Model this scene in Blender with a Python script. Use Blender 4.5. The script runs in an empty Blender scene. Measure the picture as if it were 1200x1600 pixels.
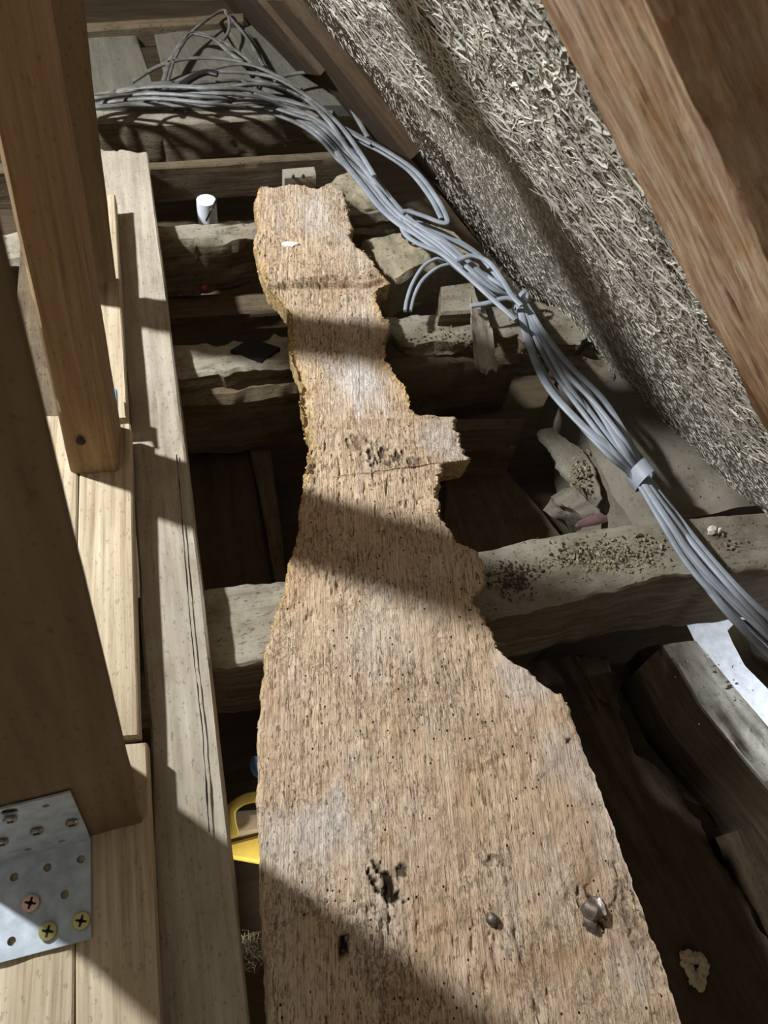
import bpy, bmesh, math, random
import numpy as np
from mathutils import Matrix, Vector
SC = bpy.context.scene
COL = SC.collection
rnd = random.Random(7)

# ------------------------------------------------------------------ camera
F = 1202.0
def _n(v): return v / np.linalg.norm(v)
dY = _n(np.array([-530 / F, 1931 / F, -1.0]))
dX = np.array([1.0, .1375, -.22]); dX = _n(dX - dX.dot(dY) * dY)
dZ = np.cross(dX, dY)
R = np.array([dX, dY, dZ])                      # world axes in camera space
EYE = np.array([0.0, 0.0, 1.0])
cam_d = bpy.data.cameras.new('camera'); cam = bpy.data.objects.new('camera', cam_d); COL.objects.link(cam)
cam_d.sensor_fit = 'VERTICAL'; cam_d.sensor_height = 32.0; cam_d.lens = F / 1600 * 32.0
cam_d.clip_start = .01
M = Matrix([list(R[i]) + [EYE[i]] for i in range(3)] + [[0, 0, 0, 1]])
cam.matrix_world = M
cam_d.dof.use_dof = True; cam_d.dof.focus_distance = 1.05; cam_d.dof.aperture_fstop = 9.0
SC.camera = cam

# ------------------------------------------------------------------ light
w = bpy.data.worlds.new('attic_air'); SC.world = w; w.use_nodes = True
bg = w.node_tree.nodes['Background']
bg.inputs[0].default_value = (1.0, .94, .82, 1); bg.inputs[1].default_value = .30

def area(name, loc, target, size, power, colr):
    d = bpy.data.lights.new(name, 'AREA'); d.shape = 'DISK'; d.size = size; d.energy = power; d.color = colr
    o = bpy.data.objects.new(name, d); COL.objects.link(o); o.location = loc
    o.rotation_euler = (Vector(target) - Vector(loc)).to_track_quat('-Z', 'Y').to_euler()
    return o
area('rooflight_daylight', (-1.03, 1.33, 1.38), (.15, .7, 0), .10, 66, (.96, .985, 1.0))
area('outdoor_daylight', (1.7, .1, -.05), (1.2, .2, -.62), .4, 2.2, (.86, .92, 1.0)).data.spread = math.radians(70)

area('eave_daylight', (1.38, .33, -.03), (.76, .17, -.1), .08, 1.6, (.88, .93, 1.0)).data.spread = math.radians(36)

area('void_fill_light', (-.11, .12, -.06), (.02, .15, -.15), .04, .16, (1.0, .97, .9)).data.spread = math.radians(80)  # added lamp hidden in the void to brighten the yellow case
SC.view_settings.view_transform = 'Standard'; SC.view_settings.look = 'None'
SC.view_settings.gamma = 1; SC.view_settings.use_curve_mapping = False; SC.view_settings.exposure = 0.0

# ------------------------------------------------------------------ picture rays -> real planes
def ray(x, y): return R @ np.array([(x - 600) / F, (800 - y) / F, -1.0])
def onz(x, y, z=0.0):
    d = ray(x, y); return EYE + d * (z - 1) / d[2]
def ony(x, y, Y):
    d = ray(x, y); return EYE + d * Y / d[1]
def onpl(x, y, n, p):
    d = ray(x, y); return EYE + d * (np.dot(n, p - EYE) / np.dot(n, d))
def Z(pts, z=0.0): return np.array([onz(p[0], p[1], p[2] if len(p) > 2 else z) for p in pts])
# roof slope on the right
_b0 = np.array([.896, .517, 0]); _b1 = np.array([.29, 2.2, 0])
_e = _n(_b1 - _b0); NH = np.array([_e[1], -_e[0], 0.0]); TH = math.radians(56)
RN = NH * math.sin(TH) + np.array([0, 0, math.cos(TH)])      # outward normal of the slope
def S(pts, off=0.0): return np.array([onpl(p[0], p[1], RN, _b0 - RN * off) for p in pts])

# ------------------------------------------------------------------ noise
def _h(i, j, k, s):
    n = (i * 374761393 + j * 668265263 + k * 2147483647 + s * 974634777) & 0xFFFFFFFF
    n = ((n ^ (n >> 13)) * 1274126177) & 0xFFFFFFFF
    n = (n ^ (n >> 16)) & 0xFFFFFFFF
    return n / 2147483647.5 - 1.0
def vnoise(P, s=0):
    P = np.asarray(P, float); I = np.floor(P).astype(np.int64); f = P - I; u = f * f * (3 - 2 * f)
    r = 0
    for a in (0, 1):
        for b in (0, 1):
            for c in (0, 1):
                wt = (u[:, 0] if a else 1 - u[:, 0]) * (u[:, 1] if b else 1 - u[:, 1]) * (u[:, 2] if c else 1 - u[:, 2])
                r = r + wt * _h(I[:, 0] + a, I[:, 1] + b, I[:, 2] + c, s)
    return r
def fbm(P, o=3, s=0):
    r = 0; a = 1.0; P = np.asarray(P, float)
    for i in range(o): r = r + a * vnoise(P * 2 ** i, s + i); a *= .5
    return r

# ------------------------------------------------------------------ materials
def lin(c):
    r = []
    for v in c:
        v /= 255.0; r.append(v / 12.92 if v < .04045 else ((v + .055) / 1.055) ** 2.4)
    return (*r, 1)
class NT:
    def __init__(s, name):
        s.m = bpy.data.materials.new(name); s.m.use_nodes = True; s.t = s.m.node_tree; s.t.nodes.clear()
        s.out = s.n('ShaderNodeOutputMaterial'); s.b = s.n('ShaderNodeBsdfPrincipled'); s.l(s.b.outputs[0], s.out.inputs[0])
    def n(s, t, **k):
        o = s.t.nodes.new(t)
        for a, v in k.items(): setattr(o, a, v)
        return o
    def l(s, a, b): s.t.links.new(a, b)
    def coords(s, scale):
        tc = s.n('ShaderNodeTexCoord'); oi = s.n('ShaderNodeObjectInfo')
        ad = s.n('ShaderNodeVectorMath', operation='MULTIPLY_ADD')
        s.l(oi.outputs['Random'], ad.inputs[0]); ad.inputs[1].default_value = (17, 31, 23); s.l(tc.outputs['Object'], ad.inputs[2])
        mp = s.n('ShaderNodeMapping'); mp.inputs['Scale'].default_value = scale
        s.l(ad.outputs[0], mp.inputs[0]); return mp.outputs[0]
    def noise(s, scale, detail=5, rough=.6, k=1.0, dist=0):
        nz = s.n('ShaderNodeTexNoise'); nz.inputs['Scale'].default_value = k; nz.inputs['Detail'].default_value = detail
        nz.inputs['Roughness'].default_value = rough; nz.inputs['Distortion'].default_value = dist
        s.l(s.coords(scale), nz.inputs['Vector']); return nz.outputs['Fac']
    def ramp(s, fac, stops):
        r = s.n('ShaderNodeValToRGB'); e = r.color_ramp.elements
        while len(e) < len(stops): e.new(.5)
        for el, (p, c) in zip(e, stops): el.position = p; el.color = c if len(c) == 4 else (*c, 1)
        s.l(fac, r.inputs[0]); return r.outputs[0]
    def mix(s, fac, a, b, mode='MIX'):
        x = s.n('ShaderNodeMix', data_type='RGBA', blend_type=mode)
        if hasattr(fac, 'is_linked'): s.l(fac, x.inputs[0])
        else: x.inputs[0].default_value = fac
        for v, i in ((a, 6), (b, 7)):
            if hasattr(v, 'is_linked'): s.l(v, x.inputs[i])
            else: x.inputs[i].default_value = v
        return x.outputs[2]
    def math(s, op, a, b=0.0):
        x = s.n('ShaderNodeMath', operation=op)
        for v, i in ((a, 0), (b, 1)):
            if hasattr(v, 'is_linked'): s.l(v, x.inputs[i])
            else: x.inputs[i].default_value = v
        return x.outputs[0]
    def finish(s, colr, height=None, bump=.5, dist=.002, rough=.85, spec=.25):
        s.l(colr, s.b.inputs['Base Color']) if hasattr(colr, 'is_linked') else setattr(s.b.inputs['Base Color'], 'default_value', colr)
        s.b.inputs['Roughness'].default_value = rough; s.b.inputs['Specular IOR Level'].default_value = spec
        if height is not None:
            bp = s.n('ShaderNodeBump'); bp.inputs['Strength'].default_value = bump; bp.inputs['Distance'].default_value = dist
            s.l(height, bp.inputs['Height']); s.l(bp.outputs[0], s.b.inputs['Normal'])
        return s.m
BW = lambda a, b: [(a, (0, 0, 0, 1)), (b, (1, 1, 1, 1))]

def wood(name, dark, mid, light, grain=(9, 130, 130), dust_shade=None, dustamt=.5, bump=.5, dist=.002, specks=.5, worm=0.0, rough=.85, speckcol=(40, 32, 24), settle=False):
    t = NT(name)
    g = t.noise(grain, 7, .68, dist=.25)
    c = t.ramp(g, [(.30, lin(dark)), (.5, lin(mid)), (.72, lin(light))])
    bl = t.noise((5, 9, 9), 4, .6)
    c = t.mix(t.math('MULTIPLY', t.ramp(bl, BW(.38, .68)), .55), c, t.mix(.55, lin(dark), lin(mid)))
    h = g
    if dust_shade:
        d = t.math('MULTIPLY', t.ramp(t.noise((14, 14, 14), 6, .7), BW(.30, .60)), dustamt)
        if settle:                                            # dust lies only on faces that look up
            ge = t.n('ShaderNodeNewGeometry'); sx = t.n('ShaderNodeSeparateXYZ'); t.l(ge.outputs['True Normal'], sx.inputs[0])
            d = t.math('MULTIPLY', d, t.ramp(sx.outputs[2], BW(.15, .75)))
        c = t.mix(d, c, lin(dust_shade))
    if specks:
        sp = t.ramp(t.noise((110, 190, 190), 3, .6), BW(.60, .68))
        c = t.mix(t.math('MULTIPLY', sp, specks), c, lin(speckcol))
        h = t.math('SUBTRACT', h, t.math('MULTIPLY', sp, .35))
    if worm:
        v = t.n('ShaderNodeTexVoronoi'); v.inputs['Scale'].default_value = 1; t.l(t.coords((95, 105, 105)), v.inputs['Vector'])
        pick = t.math('GREATER_THAN', t.n('ShaderNodeSeparateColor').outputs[0], .5)
        sepn = t.t.nodes[-1]
        sep = [q for q in t.t.nodes if q.bl_idname == 'ShaderNodeSeparateColor'][-1]; t.l(v.outputs['Color'], sep.inputs[0])
        hole = t.math('MULTIPLY', t.math('LESS_THAN', v.outputs['Distance'], .13), pick)
        c = t.mix(t.math('MULTIPLY', hole, worm), c, lin((30, 22, 15)))
        h = t.math('SUBTRACT', h, hole)
    return t.finish(c, h, bump, dist, rough)

M_joist = wood('dusty_joist_timber', (74, 64, 50), (110, 98, 80), (140, 128, 108), (6, 90, 90), (156, 150, 135), .88, .6, .004, settle=True)
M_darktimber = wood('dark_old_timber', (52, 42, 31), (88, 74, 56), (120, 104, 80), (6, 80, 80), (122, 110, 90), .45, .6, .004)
M_loft = wood('grey_dimmed_loft_wood', (70, 66, 57), (98, 94, 84), (116, 112, 101), (4, 50, 50), (108, 104, 94), .5, .3, .002)  # albedo darkened to imitate the weaker light on the far boards
M_rooft = wood('brown_roof_timber_wood', (44, 34, 23), (70, 56, 40), (94, 78, 58), (4, 60, 60), None, 0, .4, .002)
M_eave = wood('dusty_eave_timber', (50, 42, 31), (76, 66, 51), (98, 86, 68), (5, 60, 60), (150, 146, 134), .95, .2, .002, settle=True)
M_deep = wood('shade_toned_old_timber', (34, 27, 19), (54, 44, 31), (74, 62, 46), (6, 80, 80), (80, 70, 54), .35, .6, .004)  # darker copy of the dark timber; lower right shade put into its colour
M_beam = wood('weathered_batten_wood', (104, 92, 77), (156, 145, 127), (186, 176, 158), (5, 75, 75), (178, 170, 156), .5, .45, .002, specks=.35)
M_plank = wood('pale_oak_plank', (124, 107, 84), (182, 166, 139), (208, 195, 171), (4, 120, 120), None, 0, .5, .002, specks=.25)
M_brown = wood('brown_post_wood', (116, 94, 68), (150, 124, 92), (170, 144, 110), (4, 110, 110), None, 0, .3, .0015, specks=.25)
M_darkpost = wood('dark_brown_post_wood', (84, 68, 50), (116, 98, 74), (134, 116, 90), (3, 40, 40), (104, 88, 66), .4, .35, .002, specks=.3)
M_rafter = wood('rough_sawn_rafter', (98, 62, 32), (182, 136, 88), (240, 218, 186), (11, 110, 110), (226, 214, 200), .3, 1.0, .008, specks=.0)
M_roofboard = wood('brown_roof_board', (72, 54, 36), (112, 90, 66), (140, 116, 88), (4, 60, 60), None, 0, .3, .002)
M_stone = wood('pale_stone', (120, 108, 86), (158, 146, 120), (186, 174, 146), (22, 26, 26), (176, 166, 144), .5, .7, .006, specks=.5, speckcol=(70, 60, 46))
M_mortar = wood('dusty_mortar', (92, 86, 74), (120, 114, 100), (140, 133, 118), (18, 18, 18), (134, 128, 114), .6, .5, .004, specks=.35, speckcol=(60, 52, 42))

def decayed():
    t = NT('decayed_oak')
    g = t.noise((8, 420, 420), 6, .7, dist=.06)
    g2 = t.noise((26, 760, 760), 4, .65, dist=.1)
    c = t.ramp(g, [(.28, lin((142, 118, 94))), (.42, lin((206, 177, 146))), (.58, lin((226, 202, 173))), (.74, lin((240, 224, 202)))])
    pale = t.ramp(t.noise((5, 8, 8), 5, .65), BW(.50, .70))
    c = t.mix(t.math('MULTIPLY', pale, .55), c, lin((214, 204, 192)))
    red = t.ramp(t.noise((3, 6, 6), 4, .6, k=1.3), BW(.52, .70))
    c = t.mix(t.math('MULTIPLY', red, .4), c, lin((190, 148, 108)))
    crack = t.ramp(t.noise((15, 520, 520), 5, .72, dist=.12), [(.33, (1, 1, 1, 1)), (.40, (0, 0, 0, 1))])
    c = t.mix(t.math('MULTIPLY', crack, .9), c, lin((72, 50, 32)))
    pit = t.ramp(t.noise((75, 330, 330), 4, .65, dist=.6), BW(.575, .64))
    zone = t.ramp(t.noise((7, 10, 10), 4, .6), BW(.34, .56))
    pit = t.math('MULTIPLY', pit, zone)
    c = t.mix(t.math('MULTIPLY', pit, .7), c, lin((70, 52, 36)))
    v = t.n('ShaderNodeTexVoronoi'); t.l(t.coords((95, 120, 120)), v.inputs['Vector']); v.inputs['Scale'].default_value = 1
    sep = t.n('ShaderNodeSeparateColor'); t.l(v.outputs['Color'], sep.inputs[0])
    hole = t.math('MULTIPLY', t.math('LESS_THAN', v.outputs['Distance'], .15), t.math('GREATER_THAN', sep.outputs[0], .74))
    c = t.mix(hole, c, lin((34, 24, 16)))
    mott = t.math('MULTIPLY', t.ramp(t.noise((150, 240, 240), 4, .7, dist=.8), BW(.50, .62)), t.ramp(t.noise((9, 13, 13), 5, .65), BW(.40, .66)))
    c = t.mix(t.math('MULTIPLY', mott, .6), c, lin((104, 90, 74)))
    ap = t.n('ShaderNodeAttribute', attribute_name='pale'); c = t.mix(ap.outputs['Fac'], c, lin((222, 214, 208)))
    ab = t.n('ShaderNodeAttribute', attribute_name='blush'); c = t.mix(ab.outputs['Fac'], c, lin((172, 124, 84)))
    at = t.n('ShaderNodeAttribute', attribute_name='stain')
    c = t.mix(at.outputs['Fac'], c, lin((46, 36, 27)))
    ae = t.n('ShaderNodeAttribute', attribute_name='rim')
    c = t.mix(t.math('MULTIPLY', ae.outputs['Fac'], .75), c, t.ramp(t.noise((120, 120, 120), 4, .6), [(.35, lin((150, 108, 56))), (.6, lin((226, 196, 132)))]))
    h = t.math('ADD', g, t.math('MULTIPLY', g2, .6))
    h = t.math('SUBTRACT', h, t.math('MULTIPLY', crack, .6))
    h = t.math('SUBTRACT', h, t.math('MULTIPLY', pit, .7))
    h = t.math('SUBTRACT', h, t.math('MULTIPLY', mott, .5))
    h = t.math('SUBTRACT', h, hole)
    return t.finish(c, h, 1.0, .0030, .9, .15)
M_decay = decayed()

def plain(name, c, rough=.6, metal=0.0, var=.12, scale=40, bump=.1, spec=.4):
    t = NT(name); n = t.noise((scale,) * 3, 5, .6)
    cc = lin(c); dk = tuple(x * (1 - var * 2) for x in cc[:3]) + (1,); lt = tuple(min(1, x * (1 + var)) for x in cc[:3]) + (1,)
    m = t.finish(t.ramp(n, [(.3, dk), (.7, lt)]), n, bump, .001, rough, spec); t.b.inputs['Metallic'].default_value = metal
    return m
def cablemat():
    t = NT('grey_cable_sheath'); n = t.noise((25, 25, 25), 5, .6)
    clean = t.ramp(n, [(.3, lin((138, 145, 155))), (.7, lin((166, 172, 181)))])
    dim_sheath = t.ramp(n, [(.35, lin((74, 71, 66))), (.7, lin((124, 122, 118)))])  # darker sheath colour, carries the weaker light at the far end
    at = t.n('ShaderNodeAttribute', attribute_name='dust_shade')
    return t.finish(t.mix(at.outputs['Fac'], clean, dim_sheath), n, .1, .001, .5, .4)
M_cable = M_cabledim = cablemat()
M_black = plain('black_plastic', (34, 32, 30), .5)
M_zinc = plain('galvanised_steel', (178, 188, 198), .5, .2, .14, 60, .08)
M_brass = plain('zinc_yellow_screw', (188, 178, 120), .35, .7)
M_copper = plain('coppery_screw', (206, 170, 158), .35, .7)
M_steel = plain('dull_steel_screw', (150, 140, 128), .4, .7)
M_holeshade = plain('hole_shade', (20, 18, 16), .9)  # near-black colour stands for the shade inside openings
M_yellow = plain('yellow_plastic', (216, 184, 84), .45)
M_cream = plain('dusty_cream_plastic', (188, 170, 138), .6)
M_white = plain('white_plastic', (236, 240, 246), .4, 0, .04)
M_blue = plain('blue_plastic', (110, 146, 196), .4)
M_red = plain('red_plastic', (196, 84, 100), .4)
M_pink = plain('dusky_pink_paper', (120, 92, 92), .8)
M_straw = plain('wood_wool_strand', (204, 199, 187), .8, 0, .22, 30)
M_strawgrey = plain('cement_wood_wool', (150, 144, 129), .95, 0, .35, 220, .9)
M_chip = plain('wood_crumb', (150, 138, 114), .9, 0, .3, 90)
M_chipdark = plain('dark_dirt_crumb', (70, 62, 50), .95, 0, .3, 90)
M_plaster = plain('white_plaster', (222, 216, 204), .9, 0, .1, 80, .4)
M_fluff = plain('grey_brown_fluff', (120, 108, 84), .95, 0, .3, 120, .8)
M_iron = plain('rusty_iron', (120, 108, 98), .5, .6, .35, 90, .6)
M_ground = plain('bright_gravel', (232, 236, 244), .9, 0, .1, 50, .4)
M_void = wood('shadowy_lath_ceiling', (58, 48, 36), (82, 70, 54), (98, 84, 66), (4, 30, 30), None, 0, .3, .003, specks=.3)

# ------------------------------------------------------------------ object helpers
def wm(o):
    m = o.matrix_basis.copy()
    if o.parent: m = wm(o.parent) @ o.matrix_parent_inverse @ m
    return m
def link(name, verts, faces, mat, parent=None, frame=None, smooth=35):
    V = np.asarray(verts, float)
    if frame is None:
        o3 = V.mean(0); o3[2] = V[:, 2].min(); frame = (o3, np.eye(3))
    o3, A = frame
    me = bpy.data.meshes.new(name); me.from_pydata((V - o3) @ A.T, [], faces); me.update()
    if smooth:
        me.polygons.foreach_set('use_smooth', [True] * len(me.polygons)); me.set_sharp_from_angle(angle=math.radians(smooth))
    ob = bpy.data.objects.new(name, me); COL.objects.link(ob)
    if mat: me.materials.append(mat)
    ob.matrix_basis = Matrix([[A[0][i], A[1][i], A[2][i], o3[i]] for i in range(3)] + [[0, 0, 0, 1]])
    if parent:
        ob.parent = parent; ob.matrix_parent_inverse = wm(parent).inverted()
    return ob
def tag(o, label, cat, group=None, kind=None):
    if label: o['label'] = label
    if cat: o['category'] = cat
    if group: o['group'] = group
    if kind: o['kind'] = kind
    return o
def empty(name, loc, label, cat, group=None):
    o = bpy.data.objects.new(name, None); COL.objects.link(o); o.location = [float(x) for x in loc]; o.empty_display_size = .05
    o.matrix_basis = Matrix.Translation([float(x) for x in loc])
    return tag(o, label, cat, group)
def resample(P, n):
    P = np.asarray(P, float); s = np.r_[0, np.cumsum(np.linalg.norm(np.diff(P, axis=0), axis=1))]
    t = np.linspace(0, s[-1], n); return np.stack([np.interp(t, s, P[:, i]) for i in range(3)], 1)

def strip(name, A, B, thick, mat, parent=None, down=(0, 0, -1), n=48, m=12, k=4, ch=.004, amp=.002, sc=(7, 30, 30), oct=3, seed=1, rag=0.0, ragf=40, endrag=0.0, topfn=None, inset=0.0, smooth=40, attrs=None, raw=False, axis=None):
    """a timber or stone lofted between two edges, cut to a thickness along `down`"""
    A = np.asarray(A, float) if raw else resample(A, n); B = np.asarray(B, float) if raw else resample(B, n); n = len(A)
    D = _n(np.array(down, float))
    th = np.asarray(thick, float) * np.ones(n)
    X = _n((A[-1] + B[-1]) - (A[0] + B[0])) if axis is None else _n(np.array(axis, float))
    if rag:
        W = B - A; Wn = W / np.linalg.norm(W, axis=1)[:, None]
        A = A + Wn * (rag * fbm(A * ragf, 4, seed + 50))[:, None]; B = B + Wn * (rag * fbm(B * ragf, 4, seed + 60))[:, None]
    W = B - A; wl = np.linalg.norm(W, axis=1)
    cv = np.minimum(ch / wl, .3); cw = np.minimum(ch / th, .3)
    ring = []
    for i in range(m + 1): ring.append(('t', i / m))
    for i in range(k + 1): ring.append(('r', i / k))
    for i in range(4): ring.append(('b', 1 - i / 3))
    for i in range(k + 1): ring.append(('l', 1 - i / k))
    P = np.zeros((n, len(ring), 3)); tv = np.zeros((n, len(ring))); top = np.zeros(len(ring), bool)
    for j, (s, u) in enumerate(ring):
        if s == 't': v = cv + u * (1 - 2 * cv); ww = np.zeros(n); top[j] = True
        elif s == 'r': v = np.ones(n); ww = cw + u * (1 - 2 * cw)
        elif s == 'b': v = cv + u * (1 - 2 * cv); ww = np.ones(n)
        else: v = np.zeros(n); ww = cw + u * (1 - 2 * cw)
        ins = (v - .5) * 2 * inset * ww
        P[:, j] = A + W * (v - ins)[:, None] + D[None] * (ww * th)[:, None]
        tv[:, j] = v
    if endrag:
        e0 = fbm(np.c_[tv[0] * 9, tv[0] * 0 + seed, tv[0] * 0], 4, seed) * endrag
        e1 = fbm(np.c_[tv[0] * 9, tv[0] * 0 + seed + 5, tv[0] * 0], 4, seed) * endrag
        fall = np.linspace(0, 1, n)
        P += X[None, None] * (np.outer(np.clip(1 - fall * 8, 0, 1), e0) + np.outer(np.clip(1 - (1 - fall) * 8, 0, 1), e1))[:, :, None]
    Zl = _n(-D + X * np.dot(D, X)); Yl = np.cross(Zl, X); Af = np.array([X, Yl, Zl])
    o3 = P[:, [j for j, r in enumerate(ring) if r[0] == 'b']].reshape(-1, 3).mean(0)
    Lc = (P.reshape(-1, 3) - o3) @ Af.T
    if amp:
        q = Lc * np.array(sc)
        d = np.stack([.3 * fbm(q, 2, seed + 9), fbm(q, oct, seed + 1), fbm(q, oct, seed + 2)], 1) * amp
        Lc = Lc + d
    if topfn is not None:
        dz = topfn(P.reshape(-1, 3), Lc).reshape(n, -1); dz[:, ~top] = 0
        Lc[:, 2] += dz.ravel()
    V = Lc @ Af + o3
    r = len(ring); faces = []
    for i in range(n - 1):
        for j in range(r):
            a = i * r + j; b = i * r + (j + 1) % r; faces.append((a, b, b + r, a + r))
    faces.append(tuple(range(r))[::-1]); faces.append(tuple(range((n - 1) * r, n * r)))
    faces = [f[::-1] for f in faces]
    ob = link(name, V, faces, mat, parent, (o3, Af), smooth)
    me = ob.data
    bm = bmesh.new(); bm.from_mesh(me); bmesh.ops.recalc_face_normals(bm, faces=bm.faces); bm.to_mesh(me); bm.free()
    if attrs:
        for nm, fn in attrs.items():
            at = me.attributes.new(nm, 'FLOAT', 'POINT'); at.data.foreach_set('value', np.clip(fn(P.reshape(-1, 3), tv.ravel(), np.tile(top, n)), 0, 1).astype(np.float32))
    return ob

def tube(path, rw, rh, sides=8, up=(0, 0, 1), cap=True):
    P = np.asarray(path, float); n = len(P); T = np.gradient(P, axis=0); T /= np.linalg.norm(T, axis=1)[:, None]
    U = np.array(up, float)[None] - T * (T @ np.array(up, float))[:, None]
    U /= np.maximum(np.linalg.norm(U, axis=1), 1e-6)[:, None]; Sd = np.cross(T, U)
    V = []; Fc = []
    for i in range(n):
        for j in range(sides):
            a = 2 * math.pi * j / sides; c, s = math.cos(a), math.sin(a)
            V.append(P[i] + Sd[i] * rw * (abs(c) ** .6) * np.sign(c) + U[i] * rh * s)
    for i in range(n - 1):
        for j in range(sides):
            a = i * sides + j; b = i * sides + (j + 1) % sides; Fc.append((a, a + sides, b + sides, b))
    if cap: Fc.append(tuple(range(sides))); Fc.append(tuple(range((n - 1) * sides, n * sides))[::-1])
    return V, Fc
def spline(P, n):
    P = np.asarray(P, float); Q = np.vstack([2 * P[0] - P[1], P, 2 * P[-1] - P[-2]])
    out = []; seg = len(P) - 1; per = max(2, int(math.ceil(n / seg)))
    for i in range(seg):
        p0, p1, p2, p3 = Q[i:i + 4]
        for t in np.linspace(0, 1, per, endpoint=False):
            out.append(.5 * (2 * p1 + (p2 - p0) * t + (2 * p0 - 5 * p1 + 4 * p2 - p3) * t * t + (3 * p1 - p0 - 3 * p2 + p3) * t ** 3))
    out.append(P[-1]); return np.array(out)
def join_mesh(parts):
    V = []; Fc = []
    for v, f in parts:
        o = len(V); V.extend([list(x) for x in v]); Fc.extend([tuple(i + o for i in q) for q in f])
    return V, Fc
def rock(c, rx, ry, rz, seed, ang=0, amp=.25, sub=2):
    bm = bmesh.new(); bmesh.ops.create_icosphere(bm, subdivisions=sub, radius=1)
    V = np.array([v.co[:] for v in bm.verts]); Fc = [tuple(v.index for v in f.verts) for f in bm.faces]; bm.free()
    V = V * (1 + amp * fbm(V * 1.7, 3, seed))[:, None]; V[:, 2] = np.maximum(V[:, 2], -.5)
    V = V * np.array([rx, ry, rz]); ca, sa = math.cos(ang), math.sin(ang)
    V = V @ np.array([[ca, sa, 0], [-sa, ca, 0], [0, 0, 1]]); return V + np.array(c), Fc

# ================================================================== the setting
def slab_mesh(name, corners, thick, mat, down=(0, 0, -1), **kw):
    c = np.array(corners, float); o = strip(name, c[[0, 1]], c[[3, 2]], thick, mat, down=down, n=30, m=12, amp=.002, **kw)
    o['kind'] = 'structure'; return o
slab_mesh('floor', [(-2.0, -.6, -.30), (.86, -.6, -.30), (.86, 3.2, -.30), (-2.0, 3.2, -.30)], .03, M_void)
slab_mesh('wall_back', [(-2.2, 2.95, -.33), (1.2, 2.95, -.33), (1.2, 2.95, 1.4), (-2.2, 2.95, 1.4)], .04, M_darktimber, down=(0, 1, 0))
slab_mesh('added_wall_front', [(-2.2, -.75, -.33), (1.2, -.75, -.33), (1.2, -.75, 1.5), (-2.2, -.75, 1.5)], .04, M_beam, down=(0, -1, 0))  # unseen wall added behind the camera to cut and tune ambient light
slab_mesh('added_wall_left', [(-2.15, -.75, -.33), (-2.15, 2.95, -.33), (-2.15, 2.95, 1.2), (-2.15, -.75, 1.2)], .04, M_darktimber, down=(-1, 0, 0))  # unseen wall added to keep out ambient light from the left
# roof deck behind the wood wool
UP = np.array([0, 0, 1.0]) - RN * RN[2]; UP = _n(UP)
p0 = _b0 + RN * .13 - _e * .9 - UP * .05; p1 = _b0 + RN * .13 + _e * 2.0 - UP * .05
slab_mesh('ceiling', [p0, p1, p1 + UP * 1.55, p0 + UP * 1.55], .03, M_roofboard, down=RN)
slab_mesh('ground', [(.86, -.6, -.62), (2.2, -.6, -.62), (2.2, 1.2, -.62), (.86, 1.2, -.62)], .05, M_ground)

# ================================================================== joists
j = strip('ceiling_joist', np.vstack([[(-.45, .545, 0)], Z([(318, 920), (450, 905), (769, 858), (829, 840), (1000, 817), (1200, 800)]), [(1.25, .515, 0)]]),
          np.vstack([[(-.45, .41, 0)], Z([(330, 1040), (410, 1035), (600, 1000), (821, 954), (908, 933), (1008, 908), (1150, 892), (1200, 888)]), [(1.25, .41, 0)]]),
          .20, M_joist, n=160, m=16, k=8, ch=.004, amp=.0025, sc=(9, 40, 40), seed=3, rag=.003)
tag(j, 'nearest dusty ceiling joist crossing under the decayed board, crumbs scattered on its top', 'joist')
r = empty('ceiling_joist', (.2, .97, -.2), 'second ceiling joist from the camera, hewn, with a raised dark patch for mortise shade on top', 'joist')
up = strip('upper_face', np.vstack([[(-.45, 1.03, 0)], Z([(270, 541), (297, 537), (370, 528), (450, 522), (620, 490), (680, 487), (760, 478), (830, 470), (870, 475), (925, 520)])]),
      np.vstack([[(-.45, .955, 0)], Z([(272, 588), (350, 583), (450, 572), (560, 560), (612, 520), (650, 542), (735, 534), (772, 518), (830, 528), (905, 535)])]),
      .055, M_joist, r, n=140, m=14, k=5, ch=.007, amp=.006, sc=(11, 45, 45), seed=8, rag=.006)
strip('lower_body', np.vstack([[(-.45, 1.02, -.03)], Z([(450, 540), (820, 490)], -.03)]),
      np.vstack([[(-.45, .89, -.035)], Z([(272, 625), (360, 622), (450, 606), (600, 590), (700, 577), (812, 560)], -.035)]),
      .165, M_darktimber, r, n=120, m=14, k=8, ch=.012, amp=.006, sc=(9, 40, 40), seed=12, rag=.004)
strip('end_ledge', Z([(770, 520), (850, 520), (960, 545)], -.045), Z([(770, 552), (860, 556), (960, 590)], -.045), .065, M_joist, r, n=50, m=8, k=5, ch=.006, amp=.005, sc=(20, 45, 45), seed=13, rag=.004)
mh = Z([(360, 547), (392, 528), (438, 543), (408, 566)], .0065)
strip('mortise_shade', mh[[0, 1]], mh[[3, 2]], .012, M_holeshade, r, n=6, m=3, ch=.001, amp=.0006, seed=2)  # raised dark patch paints the shade of a mortise; no recess is cut

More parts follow.
